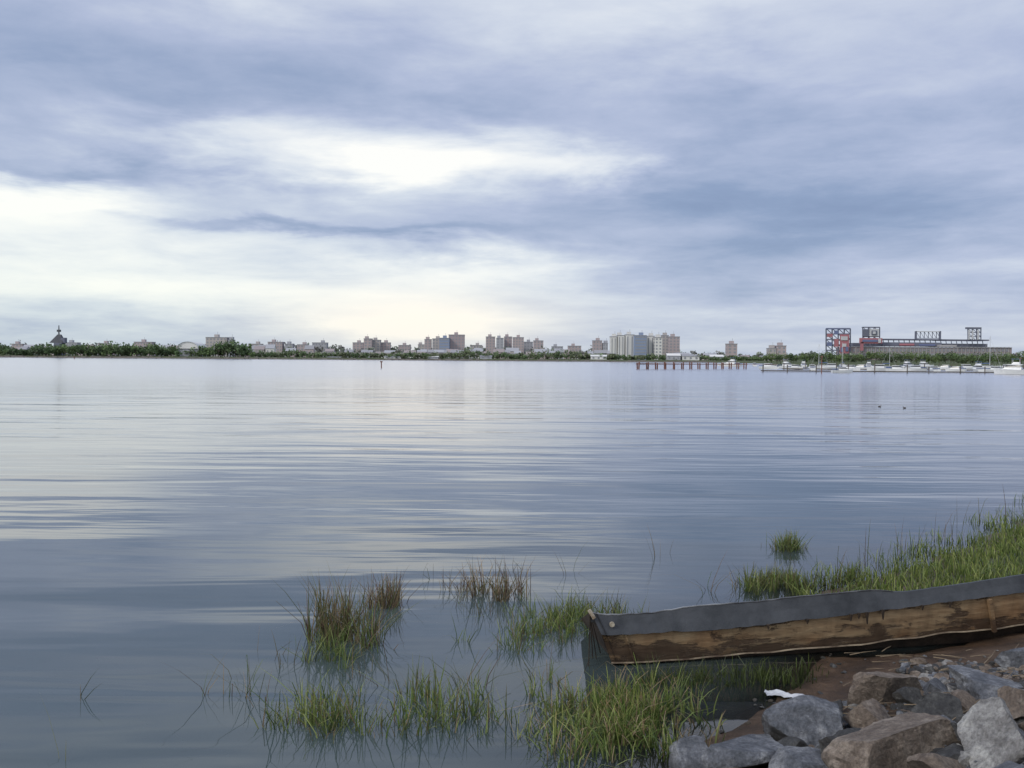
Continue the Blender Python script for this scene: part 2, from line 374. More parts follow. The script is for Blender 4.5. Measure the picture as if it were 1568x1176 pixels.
trees("distant_trees",row(P3,1175,1700,7,455,14,1.5,.3),220,.42,[(.12,.18,.07),(.15,.21,.08),(.095,.14,.065)])
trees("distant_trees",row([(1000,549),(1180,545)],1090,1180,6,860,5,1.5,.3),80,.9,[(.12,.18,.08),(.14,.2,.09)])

# ---------- distant buildings
def haze_col(c,f=.35): return tuple(lerp(a,b,f) for a,b in zip(c,(.50,.52,.58)))  # distance haze mixed into the base colours
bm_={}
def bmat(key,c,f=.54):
    if key not in bm_: bm_[key]=mat(key,haze_col(c,f),haze_col(tuple(x*.85 for x in c),f),.9,.08)
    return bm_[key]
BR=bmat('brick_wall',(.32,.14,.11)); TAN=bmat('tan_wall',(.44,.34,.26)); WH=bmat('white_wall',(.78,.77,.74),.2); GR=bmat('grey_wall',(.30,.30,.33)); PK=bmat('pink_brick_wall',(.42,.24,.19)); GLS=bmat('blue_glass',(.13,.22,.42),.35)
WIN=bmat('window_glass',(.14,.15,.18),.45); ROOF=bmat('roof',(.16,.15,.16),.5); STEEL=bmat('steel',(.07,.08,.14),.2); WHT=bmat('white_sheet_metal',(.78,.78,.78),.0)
def building(name,ua,ub,vt,Dd,wall,style='apt',seed=0):
    rs=random.Random(seed+int(ua)); a=W(ua,vt,Dd); bq=W(ub,vt,Dd); x0,x1=a.x,bq.x; z1=a.z; z0=1.5; y0=Dd; y1=Dd+max(10,(x1-x0)*.6)
    B=MB(); B.box(x0,x1,y0,y1,z0,z1,0)
    B.box(x0-.3,x1+.3,y0-.3,y1+.3,z1,z1+.7,2)
    if z1-z0>12:
        cx=lerp(x0,x1,rs.uniform(.3,.7)); B.box(cx-2.2,cx+2.2,y0+3,y0+8,z1+.7,z1+3.6,0); B.beam((cx+1,y0+5,z1+3.6),(cx+1,y0+5,z1+6.5),.3,2)
    fl=max(1,int((z1-z0)/3.3)); nc=max(2,int((x1-x0)/3.6)); cw=(x1-x0)/nc; fh=(z1-z0)/fl
    for j in range(fl):
        zb=z0+j*fh+fh*.3
        if style=='band': B.box(x0+.6,x1-.6,y0-.12,y0,zb,zb+fh*.45,1); continue
        for i in range(nc):
            if style=='rib': 
                if j==0: B.box(x0+(i+.38)*cw,x0+(i+.62)*cw,y0-.15,y0,z0+3,z1-1.5,1)
                continue
            B.box(x0+(i+.27)*cw,x0+(i+.73)*cw,y0-.12,y0,zb,zb+fh*.5,1)
        nd=max(2,int((y1-y0)/4)); dw=(y1-y0)/nd
        if style!='rib':
            for i in range(nd):
                for xx,sx in((x0,-1),(x1,1)): B.box(min(xx,xx+.12*sx),max(xx,xx+.12*sx),y0+(i+.3)*dw,y0+(i+.7)*dw,zb,zb+fh*.5,1)
    return B.obj(name,[wall,WIN,ROOF])
AB="apartment_building"
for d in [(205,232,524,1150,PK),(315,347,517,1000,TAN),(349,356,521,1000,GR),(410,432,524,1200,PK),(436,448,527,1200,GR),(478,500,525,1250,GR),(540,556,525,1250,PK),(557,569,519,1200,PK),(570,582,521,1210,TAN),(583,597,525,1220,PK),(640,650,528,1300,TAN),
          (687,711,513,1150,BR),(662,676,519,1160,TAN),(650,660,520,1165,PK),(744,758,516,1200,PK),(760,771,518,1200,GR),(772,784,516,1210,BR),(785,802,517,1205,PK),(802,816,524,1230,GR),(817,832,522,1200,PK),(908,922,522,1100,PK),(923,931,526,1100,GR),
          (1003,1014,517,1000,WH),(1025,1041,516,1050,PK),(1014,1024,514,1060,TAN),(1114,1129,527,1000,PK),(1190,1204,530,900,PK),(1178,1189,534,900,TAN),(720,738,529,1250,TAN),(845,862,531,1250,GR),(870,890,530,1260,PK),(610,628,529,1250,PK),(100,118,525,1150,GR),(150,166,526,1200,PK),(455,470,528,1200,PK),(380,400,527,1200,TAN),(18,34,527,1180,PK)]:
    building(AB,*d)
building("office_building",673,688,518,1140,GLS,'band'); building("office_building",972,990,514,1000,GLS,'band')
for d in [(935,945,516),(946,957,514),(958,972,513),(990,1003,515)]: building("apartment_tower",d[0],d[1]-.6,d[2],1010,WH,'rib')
def house(name,u,vt,Dd,wpx,wall,roofm):
    a=W(u,vt,Dd); wd=wpx*Dd/F; x0=a.x; x1=x0+wd; zt=a.z; z0=1.5; ze=z0+(zt-z0)*.68; y0=Dd; y1=Dd+9
    B=MB(); B.box(x0,x1,y0,y1,z0,ze,0); ym=(y0+y1)/2
    B.quad((x0-.5,y0-.6,ze),(x1+.5,y0-.6,ze),(x1+.5,ym,zt),(x0-.5,ym,zt),1); B.quad((x0-.5,y1+.6,ze),(x1+.5,y1+.6,ze),(x1+.5,ym,zt),(x0-.5,ym,zt),1)
    for xx in(x0,x1): B.v+= [(xx,y0,ze),(xx,y1,ze),(xx,ym,zt)]; k=len(B.v); B.f.append((k-3,k-2,k-1)); B.m.append(0)
    n=max(2,int(wd/4))
    for i in range(n): B.box(x0+(i+.3)*wd/n,x0+(i+.65)*wd/n,y0-.1,y0,z0+(ze-z0)*.35,z0+(ze-z0)*.8,2)
    return B.obj(name,[wall,roofm,WIN])
rr=random.Random(3)
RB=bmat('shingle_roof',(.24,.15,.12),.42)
for i in range(110):
    u=rr.uniform(-30,1180); vt=interp(P2,u)+rr.uniform(1,9); house("house",u,vt,rr.choice([1010,1060,1120]),rr.uniform(8,20),rr.choice([TAN,WH,GR,PK,BR,PK,GR]),rr.choice([ROOF,RB,GR]))
for u,vt,wp in((588,545,26),(735,544,18),(905,543,24),(1022,541,20),(1045,542,26),(1088,543,20),(500,546,22),(655,545,16)):
    house("warehouse",u,vt,866,wp,WHT if wp>21 else GR,WHT if rr.random()<.3 else ROOF)
# viaduct along the far shore
B=MB()
a=W(385,544.5,895).x; b_=W(935,550,895).x; zt=6.2
B.box(a,b_,895,905,zt-1.1,zt,0); B.box(a,b_,895,895.3,zt,zt+.8,0)
x=a+5
while x<b_: B.box(x,x+1.2,896,904,1,zt-1.1,0); x+=14
B.obj("highway_viaduct",[bmat('concrete',(.33,.31,.29),.2)])
B=MB(); rs=random.Random(5); x=-560
while x<186:
    y=interp([(-600,850),(-420,856),(-250,846),(-100,862),(60,850),(185,845)],x); l=rs.uniform(2,5); B.box(x,x+l,y-1.5-rs.random(),y+2,-.3,rs.uniform(.7,1.7),0); x+=l*.97+.2
B.obj("seawall",[bmat('seawall_stone',(.17,.14,.12),.15)])
# domed hall
B=MB(); a=W(271,532,866); b_=W(303,532,866); cx=(a.x+b_.x)/2; rx=(b_.x-a.x)/2; zt=W(288,523,866).z; n=12
B.box(a.x,b_.x,868,891,1.5,a.z-1,1)
for i in range(n):
    t0=math.pi*i/n; t1=math.pi*(i+1)/n; hh=zt-a.z+1
    p=(cx-rx*math.cos(t0),a.z-1+hh*math.sin(t0)); q=(cx-rx*math.cos(t1),a.z-1+hh*math.sin(t1))
    B.quad((p[0],866,p[1]),(q[0],866,q[1]),(q[0],892,q[1]),(p[0],892,p[1]),0); B.v+=[(p[0],867,p[1]),(q[0],867,q[1]),(cx,867,a.z-1)]; k=len(B.v); B.f.append((k-3,k-2,k-1)); B.m.append(0)
B.obj("domed_hall",[WHT,GR])
# spire tower
DKS=mat("dark_slate",(.06,.065,.08),(.09,.095,.11),.8,.3)
B=MB(); Dd=884; c=W(87,498,Dd); k=Dd/F; cx=c.x; zt=c.z; zc=W(87,512,Dd).z; zb=W(87,525,Dd).z
B.box(cx-5*k,cx+7*k,Dd,Dd+8,1.0,zb,1)
i=len(B.v); B.v+=[(cx-12*k,Dd,zb),(cx+9*k,Dd,zb),(cx+9*k,Dd+8,zb),(cx-12*k,Dd+8,zb),(cx-1,Dd+3,zc),(cx+2,Dd+3,zc),(cx+2,Dd+5,zc),(cx-1,Dd+5,zc)]
for f in((0,1,5,4),(1,2,6,5),(2,3,7,6),(3,0,4,7),(4,5,6,7)): B.f.append(tuple(i+q for q in f)); B.m.append(0)
B.beam((cx,Dd+4,zc),(cx,Dd+4,zt),1.4,0,6,.9); B.box(cx-1.4,cx+1.4,Dd+2.6,Dd+5.4,zc+2.5,zc+4.6,0); B.box(cx+5*k,cx+11*k,Dd+1,Dd+6,zb,zb+5,1)
B.obj("spire_tower",[DKS,STEEL])
# ---------- stadium
E=empty("baseball_stadium"); SD=1300.0
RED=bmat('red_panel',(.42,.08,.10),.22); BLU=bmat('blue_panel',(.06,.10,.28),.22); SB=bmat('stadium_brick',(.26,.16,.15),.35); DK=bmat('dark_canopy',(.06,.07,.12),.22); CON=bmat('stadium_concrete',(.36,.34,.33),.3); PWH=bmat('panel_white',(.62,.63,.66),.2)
def pb(B,ua,ub,va,vb,mi,dy=0,th=4,Dd=SD):
    a=W(ua,va,Dd+dy); b=W(ub,vb,Dd+dy); B.box(a.x,b.x,Dd+dy,Dd+dy+th,min(a.z,b.z),max(a.z,b.z),mi)
def truss(B,ua,ub,va,vb,nxx,nyy,w,mi,dy=0):
    for i in range(nxx+1):
        u=lerp(ua,ub,i/nxx); B.beam(W(u,va,SD+dy),W(u,vb,SD+dy),w,mi,4)
    for j in range(nyy+1):
        v=lerp(va,vb,j/nyy); B.beam(W(ua,v,SD+dy),W(ub,v,SD+dy),w,mi,4)
    for i in range(nxx):
        for j in range(nyy): B.beam(W(lerp(ua,ub,i/nxx),lerp(va,vb,j/nyy),SD+dy),W(lerp(ua,ub,(i+1)/nxx),lerp(va,vb,(j+1)/nyy),SD+dy),w*.6,mi,4)
B=MB(); pb(B,1303,1465,531,552,0,4,60); pb(B,1465,1549,532,552,0,30,60); pb(B,1440,1465,528,531,2,6,40)
u=1306
while u<1545:
    dy=4 if u<1463 else 30
    pb(B,u,u+3.4,541,549,1,dy-.4,.4); pb(B,u+.5,u+2.9,534,538.5,1,dy-.4,.4); pb(B,u+4.2,u+5,531.5,552,2,dy-.8,.8); u+=6
pb(B,1303,1465,530,531.4,2,2,8); pb(B,1464,1550,531,532.3,2,28,8)
B.obj("facade",[SB,WIN,CON],parent=E)
B=MB(); pb(B,1306,1352,525,530.5,0,20,40); pb(B,1348,1442,518.5,521,1,20,30); pb(B,1352,1442,524,530.3,0,16,30); pb(B,1442,1515,519.5,522,1,26,30); pb(B,1444,1512,526,531.5,0,30,30)
for u in range(1352,1512,8): B.beam(W(u,520,SD+26),W(u+2,531,SD+26),1.1,1,4)
pb(B,1378,1400,526,529,2,14,2); pb(B,1408,1432,527,529.5,3,14,2)
B.obj("upper_deck",[DK,STEEL,RED,BLU],parent=E)
B=MB(); truss(B,1265,1302,503,553,4,6,1.9,0,0); pb(B,1267,1275,511,516,1,-2,2); pb(B,1278,1284,506,512,2,-2,2); pb(B,1267,1274,524,530,2,-2,2); pb(B,1278,1284,519,531,1,-2,2)
pb(B,1287,1300,512,541,1,-3,2); pb(B,1288,1298,515,521,3,-4,1); pb(B,1290,1296,526,531,3,-4,1); pb(B,1287.5,1291,532,539,2,-4,1); pb(B,1295,1299,531,538,2,-4,1); pb(B,1265,1302,503,504.6,2,-2,2)
B.obj("sign_tower",[STEEL,RED,BLU,PWH],parent=E)
B=MB(); truss(B,1321,1347,501,530,3,4,1.5,0,2); pb(B,1321,1347,500.5,502,0,0,4); pb(B,1332,1346,503.5,515,1,-1,3); pb(B,1335,1343,506,513,0,-2,1); pb(B,1337,1341,507.5,511.5,1,-3,1); pb(B,1322,1331,504,515,0,0,2)
pb(B,1317,1351,517.5,526,2,-1,3); pb(B,1321,1344,520,523.5,3,-2,1); pb(B,1345,1349,518.5,525,1,-2,1); pb(B,1318,1322,524,537,2,-1,2)
B.obj("scoreboard",[STEEL,PWH,RED,BLU],parent=E)
B=MB(); truss(B,1403,1440,508,518,6,1,1.0,0,20); pb(B,1403,1440,507,508.5,1,18,3); pb(B,1402,1404,507,520,0,18,3); pb(B,1439,1441,507,520,0,18,3)
truss(B,1482,1502,503,522,3,3,1.4,0,24); pb(B,1480,1503,501,504,0,22,4); pb(B,1483,1485,505,520,1,21,1); pb(B,1488.5,1490.5,506,519,1,21,1); pb(B,1497,1499,505,520,1,21,1)
B.obj("light_towers",[STEEL,PWH],parent=E)

# ---------- pier, marina
m_pile=mat("weathered_red_timber",(.24,.11,.085),(.16,.08,.065),.9,1.5); m_wood=mat("dock_wood",(.15,.13,.12),(.09,.08,.07),.9,1.5)
B=MB(); a=G(978,565.2); b_=G(1142,564.5); n=13
for i in range(n+1):
    p=a.lerp(b_,i/n)
    for dy in(0,2.5): B.beam((p.x,p.y+dy,-1.5),(p.x+random.uniform(-.15,.15),p.y+dy,1.75+random.uniform(0,.35)),.42,0,6)
for dy in(-.25,2.3): B.beam((a.x-.5,a.y+dy,1.45),(b_.x+.5,b_.y+dy,1.45),.26,0,4)
for i in range(0,n): 
    p=a.lerp(b_,i/n); q=a.lerp(b_,(i+1)/n); B.box(p.x,q.x-.3,a.y,a.y+2.2,1.58,1.66,0)
B.obj("timber_pier",[m_pile])
B=MB()
for v,ua,ub in((569.5,1168,1640),(566,1200,1660),(563,1180,1640)):
    a=G(ua,v); b_=G(ub,v+3.0); 
    B.box(a.x,b_.x,a.y,a.y+1.8,.15,.42,0); x=a.x
    while x<b_.x: B.beam((x,a.y-.2,-1.5),(x,a.y-.2,random.uniform(1.5,2.4)),.3,0,6); x+=random.uniform(5,9)
B.obj("marina_dock",[m_wood])
m_gel=mat("white_gelcoat",(.80,.81,.82),(.74,.75,.77),.35,1); m_blu=mat("blue_canvas",(.08,.13,.28),None,.8,2); m_glass=mat("boat_window",(.05,.06,.07),None,.2,2); m_mast=mat("aluminium_mast",(.6,.61,.63),None,.4,2)
def motorboat(name,x,y,L,ang=0,sail=False,fly=False):
    B=MB(); n=9; rows=[]
    for i in range(n+1):
        s=i/n; wd=L*.16*(1-max(0,(s-.45)/.55)**2.2)+.02; sh=L*.12+L*.06*s**2; xx=-L/2+L*s
        rows.append([(xx,-wd,sh),(xx-L*.03*s,-wd*.75,.05),(xx-L*.03*s,0,-.3),(xx-L*.03*s,wd*.75,.05),(xx,wd,sh)])
    base=len(B.v)
    for r in rows: B.v+=r
    for i in range(n):
        for k in range(4): B.f.append((base+i*5+k,base+i*5+k+1,base+(i+1)*5+k+1,base+(i+1)*5+k)); B.m.append(0)
        B.f.append((base+i*5,base+(i+1)*5,base+(i+1)*5+4,base+i*5+4)); B.m.append(0)
    B.f.append(tuple(base+k for k in range(5))); B.m.append(0)
    d=L*.13; h=L*.13 if not sail else L*.05
    def cab(x0,x1,w_,z0,z1,mi=0,r=.12):
        i=len(B.v); B.v+=[(x0,-w_,z0),(x1,-w_,z0),(x1,w_,z0),(x0,w_,z0),(x0+r*.3,-w_*.85,z1),(x1-r*(x1-x0)*2,-w_*.8,z1),(x1-r*(x1-x0)*2,w_*.8,z1),(x0+r*.3,w_*.85,z1)]
        for f in((0,1,5,4),(1,2,6,5),(2,3,7,6),(3,0,4,7),(4,5,6,7)): B.f.append(tuple(i+q for q in f)); B.m.append(mi)
    cab(-L*.2,L*.3,L*.12,d,d+h*.6); cab(-L*.18,L*.22,L*.115,d+h*.6,d+h*1.0,2); B.box(-L*.22,L*.14,-L*.1,L*.1,d+h*1.0,d+h*1.15,0)
    if fly: cab(-L*.15,L*.05,L*.09,d+h*1.15,d+h*1.6); B.box(-L*.17,L*.05,-L*.09,L*.09,d+h*2.2,d+h*2.3,1); 
    if fly:
        for sx in(-.15,.03):
            for sy in(-.08,.08): B.beam((L*sx,L*sy,d+h),(L*sx,L*sy,d+h*2.2),.08,3,4)
    for k in range(4): B.beam((L*(.25+k*.07),-L*.1*(1-k*.3),d+.1),(L*(.25+k*.07),-L*.1*(1-k*.3),d+.8),.05,3,4)
    if sail:
        B.beam((L*.08,0,d),(L*.08,0,d+L*1.15),.2,3,6,.12); B.beam((L*.08,0,d+1.2),(-L*.4,0,d+1.1),.28,1,6); B.beam((L*.48,0,d),(L*.08,0,d+L*1.1),.05,3,4); B.beam((-L*.48,0,d),(L*.08,0,d+L*1.12),.05,3,4)
    else: B.box(-L*.48,-L*.24,-L*.13,L*.13,d+.15,d+.35,1)
    o=B.obj(name,[m_gel,m_blu,m_glass,m_mast]); o.location=(x,y,0); o.rotation_euler=(0,0,ang); return o
rs=random.Random(11)
for u,v,L,kind in [(1177,564,6.5,0),(1188,563.5,5,0),(1205,563,7,1),(1218,565,5.5,0),(1230,561,7,1),(1243,566,6,0),(1256,563,7,2),(1272,565,7,0),(1290,562,8,2),(1303,567,6,0),(1318,565,6,0),(1330,562,7,1),(1345,567,7,0),(1360,564,6,2),(1374,568,6,0),(1390,563,8,1),(1402,567,6,0),(1415,563,8,1),(1430,569,6,0),(1447,565,6,0),(1463,568,5.5,0),(1480,566,7,0),(1497,569,7,1),(1512,566,9,2),(1525,569,6,0),(1552,572.5,8.5,1),(1580,570,7,0),(1540,565,7,0),(1120,560,9,1),(1108,559,6,0),(1130,559.5,6,0),(1290,570,5,0),(1155,560,6,0)]:
    p=G(u,v+1.0); motorboat("sailboat" if kind==2 else "motorboat",p.x,p.y,L,rs.choice([0,math.pi,.6,-.9,1.4,2.5]) ,kind==2,kind==1)
def post(name,u,vb,vt,w_):
    p=G(u,vb); q=W(u,vt,p.y); B=MB(); B.beam((p.x,p.y,-1.5),(p.x,p.y,q.z),w_,0,8,w_*.8); B.box(p.x-w_*.8,p.x+w_*.8,p.y-w_*.8,p.y+w_*.8,q.z-.35,q.z,0); B.obj(name,[m_pile])
post("channel_marker",584,563,553,.35); post("channel_marker",114,550,546,.5); post("channel_marker",1258,571,545,.25); post("channel_marker",1562,571,548,.25)
# ---------- ducks
m_duck=mat("duck_feathers",(.05,.04,.035),(.09,.07,.05),.7,20)
for u,v,fl in((1347,623,1),(1385,625,-1)):
    p=G(u,v); me=bpy.data.meshes.new("duck")
    vs=[(0,0,.04),(-.13,0,.05),(-.22,0,.10),(.11,0,.06),(.15,0,.14),(.17,0,.21),(.235,0,.20)]
    me.from_pydata([(a*fl*.5,b*.5,c*.5) for a,b,c in vs],[(0,1),(1,2),(0,3),(3,4),(4,5),(5,6)],[])
    o=bpy.data.objects.new("duck",me); scene.collection.objects.link(o); o.location=(p.x,p.y,0)
    md=o.modifiers.new("s","SKIN")
    for sv,r in zip(me.skin_vertices[0].data,(.085,.07,.02,.065,.03,.036,.012)): sv.radius=(r*.5,r*.5)
    me.skin_vertices[0].data[0].use_root=True
    o.modifiers.new("ss","SUBSURF").levels=2; o.modifiers[-1].render_levels=2; me.materials.append(m_duck)

# ---------- derelict boat
def boatmats():
    m,t,b,o=newmat("weathered_hull"); P=t.n('ShaderNodeNewGeometry').outputs['Position']
    mp=t.n('ShaderNodeMapping'); t.nt.links.new(P,mp.inputs[0]); mp.inputs['Scale'].default_value=(.8,.8,5)
    g=t.noise(mp.outputs[0],3,9,.62)
    base=t.ramp(g,[(.3,(.21,.135,.075)),(.5,(.34,.235,.135)),(.72,(.45,.33,.20))])
    mp2=t.n('ShaderNodeMapping'); t.nt.links.new(P,mp2.inputs[0]); mp2.inputs['Scale'].default_value=(.8,.8,3.0)
    sp=t.n('ShaderNodeSeparateXYZ'); t.nt.links.new(P,sp.inputs[0])
    low=t.m('MULTIPLY_ADD',sp.outputs[2],-.60,.19)
    low=t.m('MULTIPLY_ADD',sp.outputs[0],.012,low)
    pch=t.ramp(t.m('ADD',t.noise(mp2.outputs[0],2.2,9,.70,.3),low),[(.56,0),(.62,1)])
    rust=t.ramp(t.noise(P,1.3,5,.6),[(.45,0),(.62,1)])
    base=t.mix(t.m('MULTIPLY',rust,.5),base,t.mix(1.0,base,(.78,.55,.40),'MULTIPLY'))
    base=t.mix(t.m('MULTIPLY',pch,.82),base,(.065,.038,.025))
    mp3=t.n('ShaderNodeMapping'); t.nt.links.new(P,mp3.inputs[0]); mp3.inputs['Scale'].default_value=(1.,1.,.15)
    st=t.ramp(t.noise(mp3.outputs[0],12,4,.6),[(.45,1),(.72,.6)])
    base=t.mix(.7,base,st,'MULTIPLY')
    low_tone=t.m('MULTIPLY_ADD',sp.outputs[2],-9.0,1.5,clamp=True)  # darker towards the bottom of the hull
    base=t.mix(t.m('MULTIPLY',low_tone,.5),base,(.07,.048,.034))
    t.setin(b.inputs['Base Color'],base); b.inputs['Roughness'].default_value=.7
    bn=t.n('ShaderNodeBump'); bn.inputs['Distance'].default_value=.012; t.setin(bn.inputs['Height'],t.m('SUBTRACT',g,pch)); t.setin(b.inputs['Normal'],bn.outputs[0])
    return m
m_hull=boatmats(); m_rim=mat("grey_gunwale",(.024,.028,.035),(.062,.068,.080),.6,3,.008,9); m_bot=mat("rotten_bottom",(.022,.016,.012),(.055,.037,.025),.85,5,.02,12)
m_chip=mat("pale_edge",(.5,.46,.38),(.2,.15,.1),.8,12)
gun=[(905,938),(930,941),(1000,939),(1030,934),(1045,930),(1065,928),(1180,919),(1240,912),(1330,904),(1385,906),(1420,902),(1500,890),(1568,880),(1700,868),(1830,866)]
rim=[(921,972),(1000,969),(1080,965),(1170,955),(1260,945),(1390,929),(1530,911),(1700,892),(1830,880)]
chi=[(936,1014),(1050,1006),(1200,993),(1300,986),(1420,970),(1515,962),(1600,948),(1700,925),(1830,885)]
bot=[(950,1032),(1050,1034),(1200,1026),(1300,1018),(1420,1004),(1515,990),(1600,966),(1700,937),(1830,890)]
E=empty("derelict_boat"); NS=150; rows=[]
for i in range(NS+1):
    s=i/NS; u=lerp(905,1830,s); dd=8.85+ (u-905)/663*.85
    uu=lambda k:u+k*(1-s)
    wv=noise.noise((s*14,0,0)); wv2=noise.noise((s*45,3,0))
    g=W(uu(0),interp(gun,u)+wv*1.5+wv2*1.6,dd+.02)
    r_=W(uu(16),interp(rim,u)+wv*2+wv2*2.6,dd-.06)
    c_=W(uu(31),interp(chi,u)+noise.noise((s*20,9,0))*2,dd+.07)
    b_=W(uu(45),interp(bot,u),dd+.32)
    bm=1.25*math.sqrt(max(0.001,1-(max(0,s-.25)/.75)**2.2))
    fg=g+Vector((0,bm,-.33*bm)); 
    gi=g+Vector((0,.04,-.004)); fb=b_+Vector((0,max(.02,bm-.5),-.12)); 
    ii=c_+Vector((0,.10,.02)); fgi=fg+Vector((0,-.04,0))
    ro_=r_+Vector((0,.035,.006))
    rows.append(dict(g=g,r=r_,ro=ro_,c=c_,b=b_,fb=fb,fg=fg,gi=gi,ii=ii,fgi=fgi,s=s,u=u))
def strip(name,keys,m,parent=E,a=0,b=NS,smooth=False):
    V=[];Fc=[];k=len(keys)
    for r in rows[a:b+1]: V+=[r[q] if isinstance(q,str) else q(r) for q in keys]
    for i in range(b-a):
        for j in range(k-1): Fc.append((i*k+j,(i+1)*k+j,(i+1)*k+j+1,i*k+j+1))
    return mobj(name,V,Fc,m,parent=parent,smooth=smooth)
strip("gunwale",['ro','r',lambda r:r['r'].lerp(r['g'],.5)+Vector((0,.004,0)),'g','gi',lambda r:r['gi']-Vector((0,0,.1))],m_rim)
strip("gunwale_edge",[lambda r:r['g']+Vector((0,-.006,-.004)),lambda r:r['g']+Vector((0,-.007,.005)),lambda r:r['g']+Vector((0,.012,.005))],mat("edge_highlight",(.32,.33,.35),(.05,.05,.055),.6,2.5),b=75)  # pale strip paints a highlight along the gunwale's top edge
strip("side_planking",['ro',lambda r:r['ro'].lerp(r['c'],.33)+Vector((0,-.012,0)),lambda r:r['ro'].lerp(r['c'],.66)+Vector((0,-.012,0)),'c'],m_hull)
strip("chine",[lambda r:r['c']+Vector((0,-.018,.008)),lambda r:r['c']+Vector((0,-.022,-.006)),lambda r:r['c']+Vector((0,.02,-.02))],mat("chine_edge",(.40,.33,.24),(.08,.05,.035),.8,3.5))
strip("bottom",['c','b','fb','fg'],m_bot)
strip("inner_lining",['gi','ii','fb','fgi','fg'],m_bot)
r=rows[0]; V=[r['g'],r['r'],r['c'],r['b'],r['fb'],r['fg'],r['gi']]
mobj("transom",V,[(0,1,2,3,4,5,6)],m_bot,parent=E)
V2=[v+Vector((.05,0,0)) for v in V]; mobj("transom_inner",V2,[(6,5,4,3,2,1,0)],m_bot,parent=E)
B=MB(); q=lambda u:rows[int((u-905)/925*NS)]
r=q(1512); B.beam(r['ro']+Vector((0,-.035,-.03)),r['c']+Vector((0,-.035,-.02)),.055,0,4); r=q(948); B.beam(r['ro']+Vector((0,-.02,0)),r['c']+Vector((0,-.02,0)),.02,0,4)
B.obj("side_cleats",[m_hull],parent=E)
B=MB(); r=rows[3]; p=r['r'].lerp(r['g'],.55)+Vector((.04,-.01,0)); B.beam(p,p+Vector((0,-.02,0)),.05,0,12); r=rows[0]
for k in range(5): B.beam(r['g']+Vector((-.01,.02*k,0)),r['c']+Vector((-.22+.05*k,.12*k,-.05+random.uniform(-.02,.05))),.012,1,4)
B.beam(r['g']+Vector((-.02,-.01,.03)),r['g']+Vector((.03,-.03,-.05)),.04,0,6)
B.obj("bolt_and_lashings",[m_chip,m_bot],parent=E)
B=MB()
for u,l in((1322,.12),(1347,.10),(1296,.07),(1450,.06),(1310,.06),(1228,.05),(1170,.05),(1405,.05)):
    r=q(u); B.beam(r['ro']+Vector((0,-.05,0)),r['ro']+Vector((random.uniform(-.02,.02),-.05,-l)),.04,0,5,.012)
B.obj("torn_trim",[m_bot],parent=E)

# ---------- rocks
def rockmat(name,c1,c2,c3):
    m,t,b,o=newmat(name); P=t.n('ShaderNodeTexCoord').outputs['Object']
    a=t.noise(P,4,9,.7,.4); f=t.noise(P,38,5,.7)
    c=t.ramp(a,[(.34,c1),(.5,c2),(.62,c3)]); c=t.mix(.6,c,t.ramp(f,[(.35,(.35,.35,.35)),(.6,(1.25,1.25,1.25))]),'MULTIPLY')
    g=t.n('ShaderNodeNewGeometry'); sp=t.n('ShaderNodeSeparateXYZ'); t.nt.links.new(g.outputs['Position'],sp.inputs[0])
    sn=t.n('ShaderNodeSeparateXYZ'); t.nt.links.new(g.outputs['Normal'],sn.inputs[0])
    down_tone=t.m('MULTIPLY_ADD',sn.outputs[2],-1.1,.55,clamp=True)  # darker on side and downward faces
    c=t.mix(t.m('MULTIPLY',down_tone,.7),c,(.045,.038,.03))
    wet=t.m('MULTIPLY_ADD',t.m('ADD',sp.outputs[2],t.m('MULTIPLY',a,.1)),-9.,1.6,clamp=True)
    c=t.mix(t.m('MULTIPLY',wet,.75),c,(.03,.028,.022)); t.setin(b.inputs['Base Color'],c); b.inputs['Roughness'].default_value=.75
    bn=t.n('ShaderNodeBump'); bn.inputs['Distance'].default_value=.06; t.setin(bn.inputs['Height'],t.m('MULTIPLY_ADD',f,.35,t.noise(P,9,9,.72,.5))); t.setin(b.inputs['Normal'],bn.outputs[0]); return m
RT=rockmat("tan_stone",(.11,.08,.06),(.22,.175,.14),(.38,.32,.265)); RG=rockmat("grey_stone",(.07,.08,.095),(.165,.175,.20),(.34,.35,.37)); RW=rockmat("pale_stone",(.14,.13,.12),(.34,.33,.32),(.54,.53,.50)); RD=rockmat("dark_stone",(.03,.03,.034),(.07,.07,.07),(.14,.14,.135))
import bmesh
def ico(sub):
    bm=bmesh.new(); bmesh.ops.create_icosphere(bm,subdivisions=sub,radius=1); v=[x.co.copy() for x in bm.verts]; f=[tuple(q.index for q in p.verts) for p in bm.faces]; bm.free(); return v,f
ICO=ico(5); ICO2=ico(2)
def rockshape(src,seed,nc=9,rough=.035):
    rs=random.Random(seed); pl=[]
    for _ in range(nc): pl.append((Vector((rs.gauss(0,1),rs.gauss(0,1),rs.gauss(0,1))).normalized(),rs.uniform(.35,.72)))
    r=[]
    for v in src:
        p=v.copy()
        for _ in range(2):
            for n_,d in pl:
                k=p.dot(n_)-d
                if k>0: p-=n_*k
        p*=1+rough*noise.fractal(p*2.6+Vector((seed,0,0)),.8,2.2,6)*1.4
        r.append(p)
    return r
def rock(u,v,wp,hp,_z,mt,seed,rot=0,zs=.62,dep=.85):
    p=GT(u,v); w_=wp*p.y/F*.72; sc=Vector((w_,w_*dep,w_*zs*hp/wp*1.55))
    vs=[Vector((q.x*sc.x,q.y*sc.y,q.z*sc.z)) for q in rockshape(ICO[0],seed)]
    o=mobj("rock",vs,ICO[1],mt); o.location=(p.x,p.y,p.z+.03); o.rotation_euler=(random.uniform(-.2,.2),random.uniform(-.2,.2),rot); return o
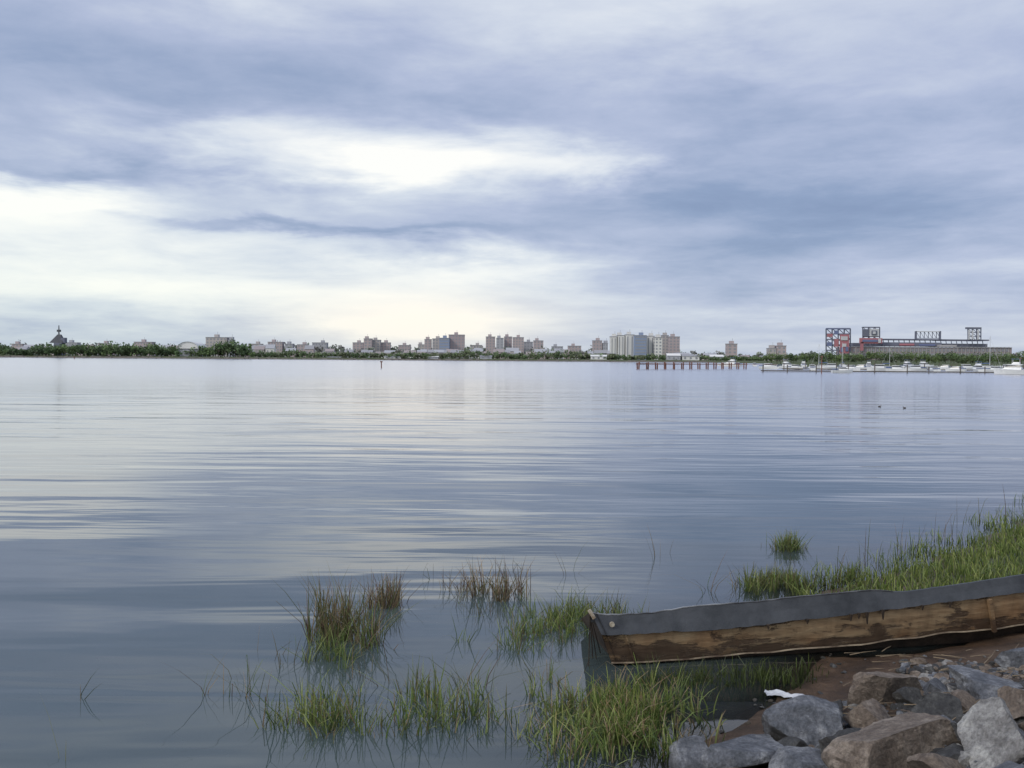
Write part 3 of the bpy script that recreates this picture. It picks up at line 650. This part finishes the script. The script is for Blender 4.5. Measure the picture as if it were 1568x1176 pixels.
for a in [(1350,1070,90,78,.22,RT,1,.3),(1232,1132,125,80,.16,RG,2,.1),(1375,1160,175,95,.36,RT,3,.5),(1525,1150,120,105,.5,RW,4,.9),(1518,1060,125,55,.42,RG,5,.2),
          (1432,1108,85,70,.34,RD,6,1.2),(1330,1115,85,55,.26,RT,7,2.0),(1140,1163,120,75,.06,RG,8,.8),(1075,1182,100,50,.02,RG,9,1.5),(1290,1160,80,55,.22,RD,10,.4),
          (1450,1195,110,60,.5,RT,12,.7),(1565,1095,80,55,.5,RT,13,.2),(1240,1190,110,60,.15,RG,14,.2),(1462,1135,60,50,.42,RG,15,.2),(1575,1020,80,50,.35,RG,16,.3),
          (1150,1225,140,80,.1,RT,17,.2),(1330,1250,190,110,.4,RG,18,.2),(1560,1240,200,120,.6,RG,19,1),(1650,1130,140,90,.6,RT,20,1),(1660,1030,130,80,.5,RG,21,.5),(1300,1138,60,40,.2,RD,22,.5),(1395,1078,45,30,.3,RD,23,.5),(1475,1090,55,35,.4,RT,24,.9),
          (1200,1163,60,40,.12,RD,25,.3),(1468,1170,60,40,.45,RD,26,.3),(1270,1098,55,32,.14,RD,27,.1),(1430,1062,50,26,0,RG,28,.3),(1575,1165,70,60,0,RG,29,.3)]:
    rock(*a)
rs=random.Random(9)
for i in range(34):
    x=rs.uniform(-6,9); y=rs.uniform(-4,5.0)
    if x*x+y*y<3: continue
    z=height(x,y)
    if z<-.15: continue
    s=rs.uniform(.2,.42); vs=[Vector((q.x*s,q.y*s*.8,q.z*s*.6)) for q in rockshape(ICO[0],100+i)]
    o=mobj("rock",vs,ICO[1],rs.choice([RT,RG,RW])); o.location=(x,y,z+.02)
V=[];Fc=[];M=[]; shapes=[rockshape(ICO2[0],500+k,9,.03) for k in range(8)]
def addp(x,y,z,s,mi):
    i=len(V); a=rs.uniform(0,6.28); ca,sa=math.cos(a),math.sin(a); k1=rs.uniform(.6,1); k2=rs.uniform(.4,.8)
    for q in rs.choice(shapes):
        X_=q.x*s; Y_=q.y*s*k1; V.append((x+X_*ca-Y_*sa,y+X_*sa+Y_*ca,z+q.z*s*k2))
    for f in ICO2[1]: Fc.append(tuple(i+k for k in f)); M.append(mi)
n=0
while n<1900:
    u=rs.uniform(1100,1620); v=rs.uniform(995,1180)
    wgt=1.0 if (u>1375 and 1015<v<1085) else (.4 if u>1180+ (1100-v)*0.5 and v>1075 else .05)
    if rs.random()>wgt: continue
    p=GT(u,v)
    if p.z<-.03: continue
    addp(p.x,p.y,p.z+.005,min(.10,abs(rs.gauss(.015,.032))+.010)*(1 if wgt>.1 else .6),rs.choice([0,0,1,1,2,3,3,3])); n+=1
mobj("gravel",V,Fc,[RT,RG,RW,RD],M)
# plastic litter
V=[];Fc=[]; p0=GT(1203,1068)
for j in range(7):
    for i in range(13):
        x=(i/12-.5)*.36*(1-.3*abs(j/6-.5)); y=(j/6-.5)*.13+.03*math.sin(i*.5); hh_=max(.01,height(p0.x+x,p0.y+y-x*.3)); V.append((p0.x+x,p0.y+y-x*.3,hh_+.02+.025*noise.noise((i*.5,j*.6,2))))
for j in range(6):
    for i in range(12): k=j*13+i; Fc.append((k,k+1,k+14,k+13))
mobj("plastic_litter",V,Fc,mat("white_plastic",(.60,.62,.66),(.40,.41,.45),.4,10),smooth=False)
B=MB(); mt=mat("dry_twig",(.32,.25,.17),(.16,.12,.08),.9,10)
for k in range(90):
    u=rs.uniform(1260,1590); v=rs.uniform(1000,1120); p=GT(u,v); z=p.z+.04
    a=rs.uniform(-.8,.8); l=rs.uniform(.1,.4); p=Vector((p.x,p.y,z)); d=Vector((math.cos(a),math.sin(a),rs.uniform(-.1,.25)))
    B.beam(p,p+d*l*.5,.009,0,4,.007); B.beam(p+d*l*.5,p+d*l*.5+Vector((d.x,d.y+rs.uniform(-.4,.4),d.z-.1))*l*.5,.007,0,4,.003)
B.obj("driftwood_twigs",[mt])
print("objs",len(bpy.data.objects))
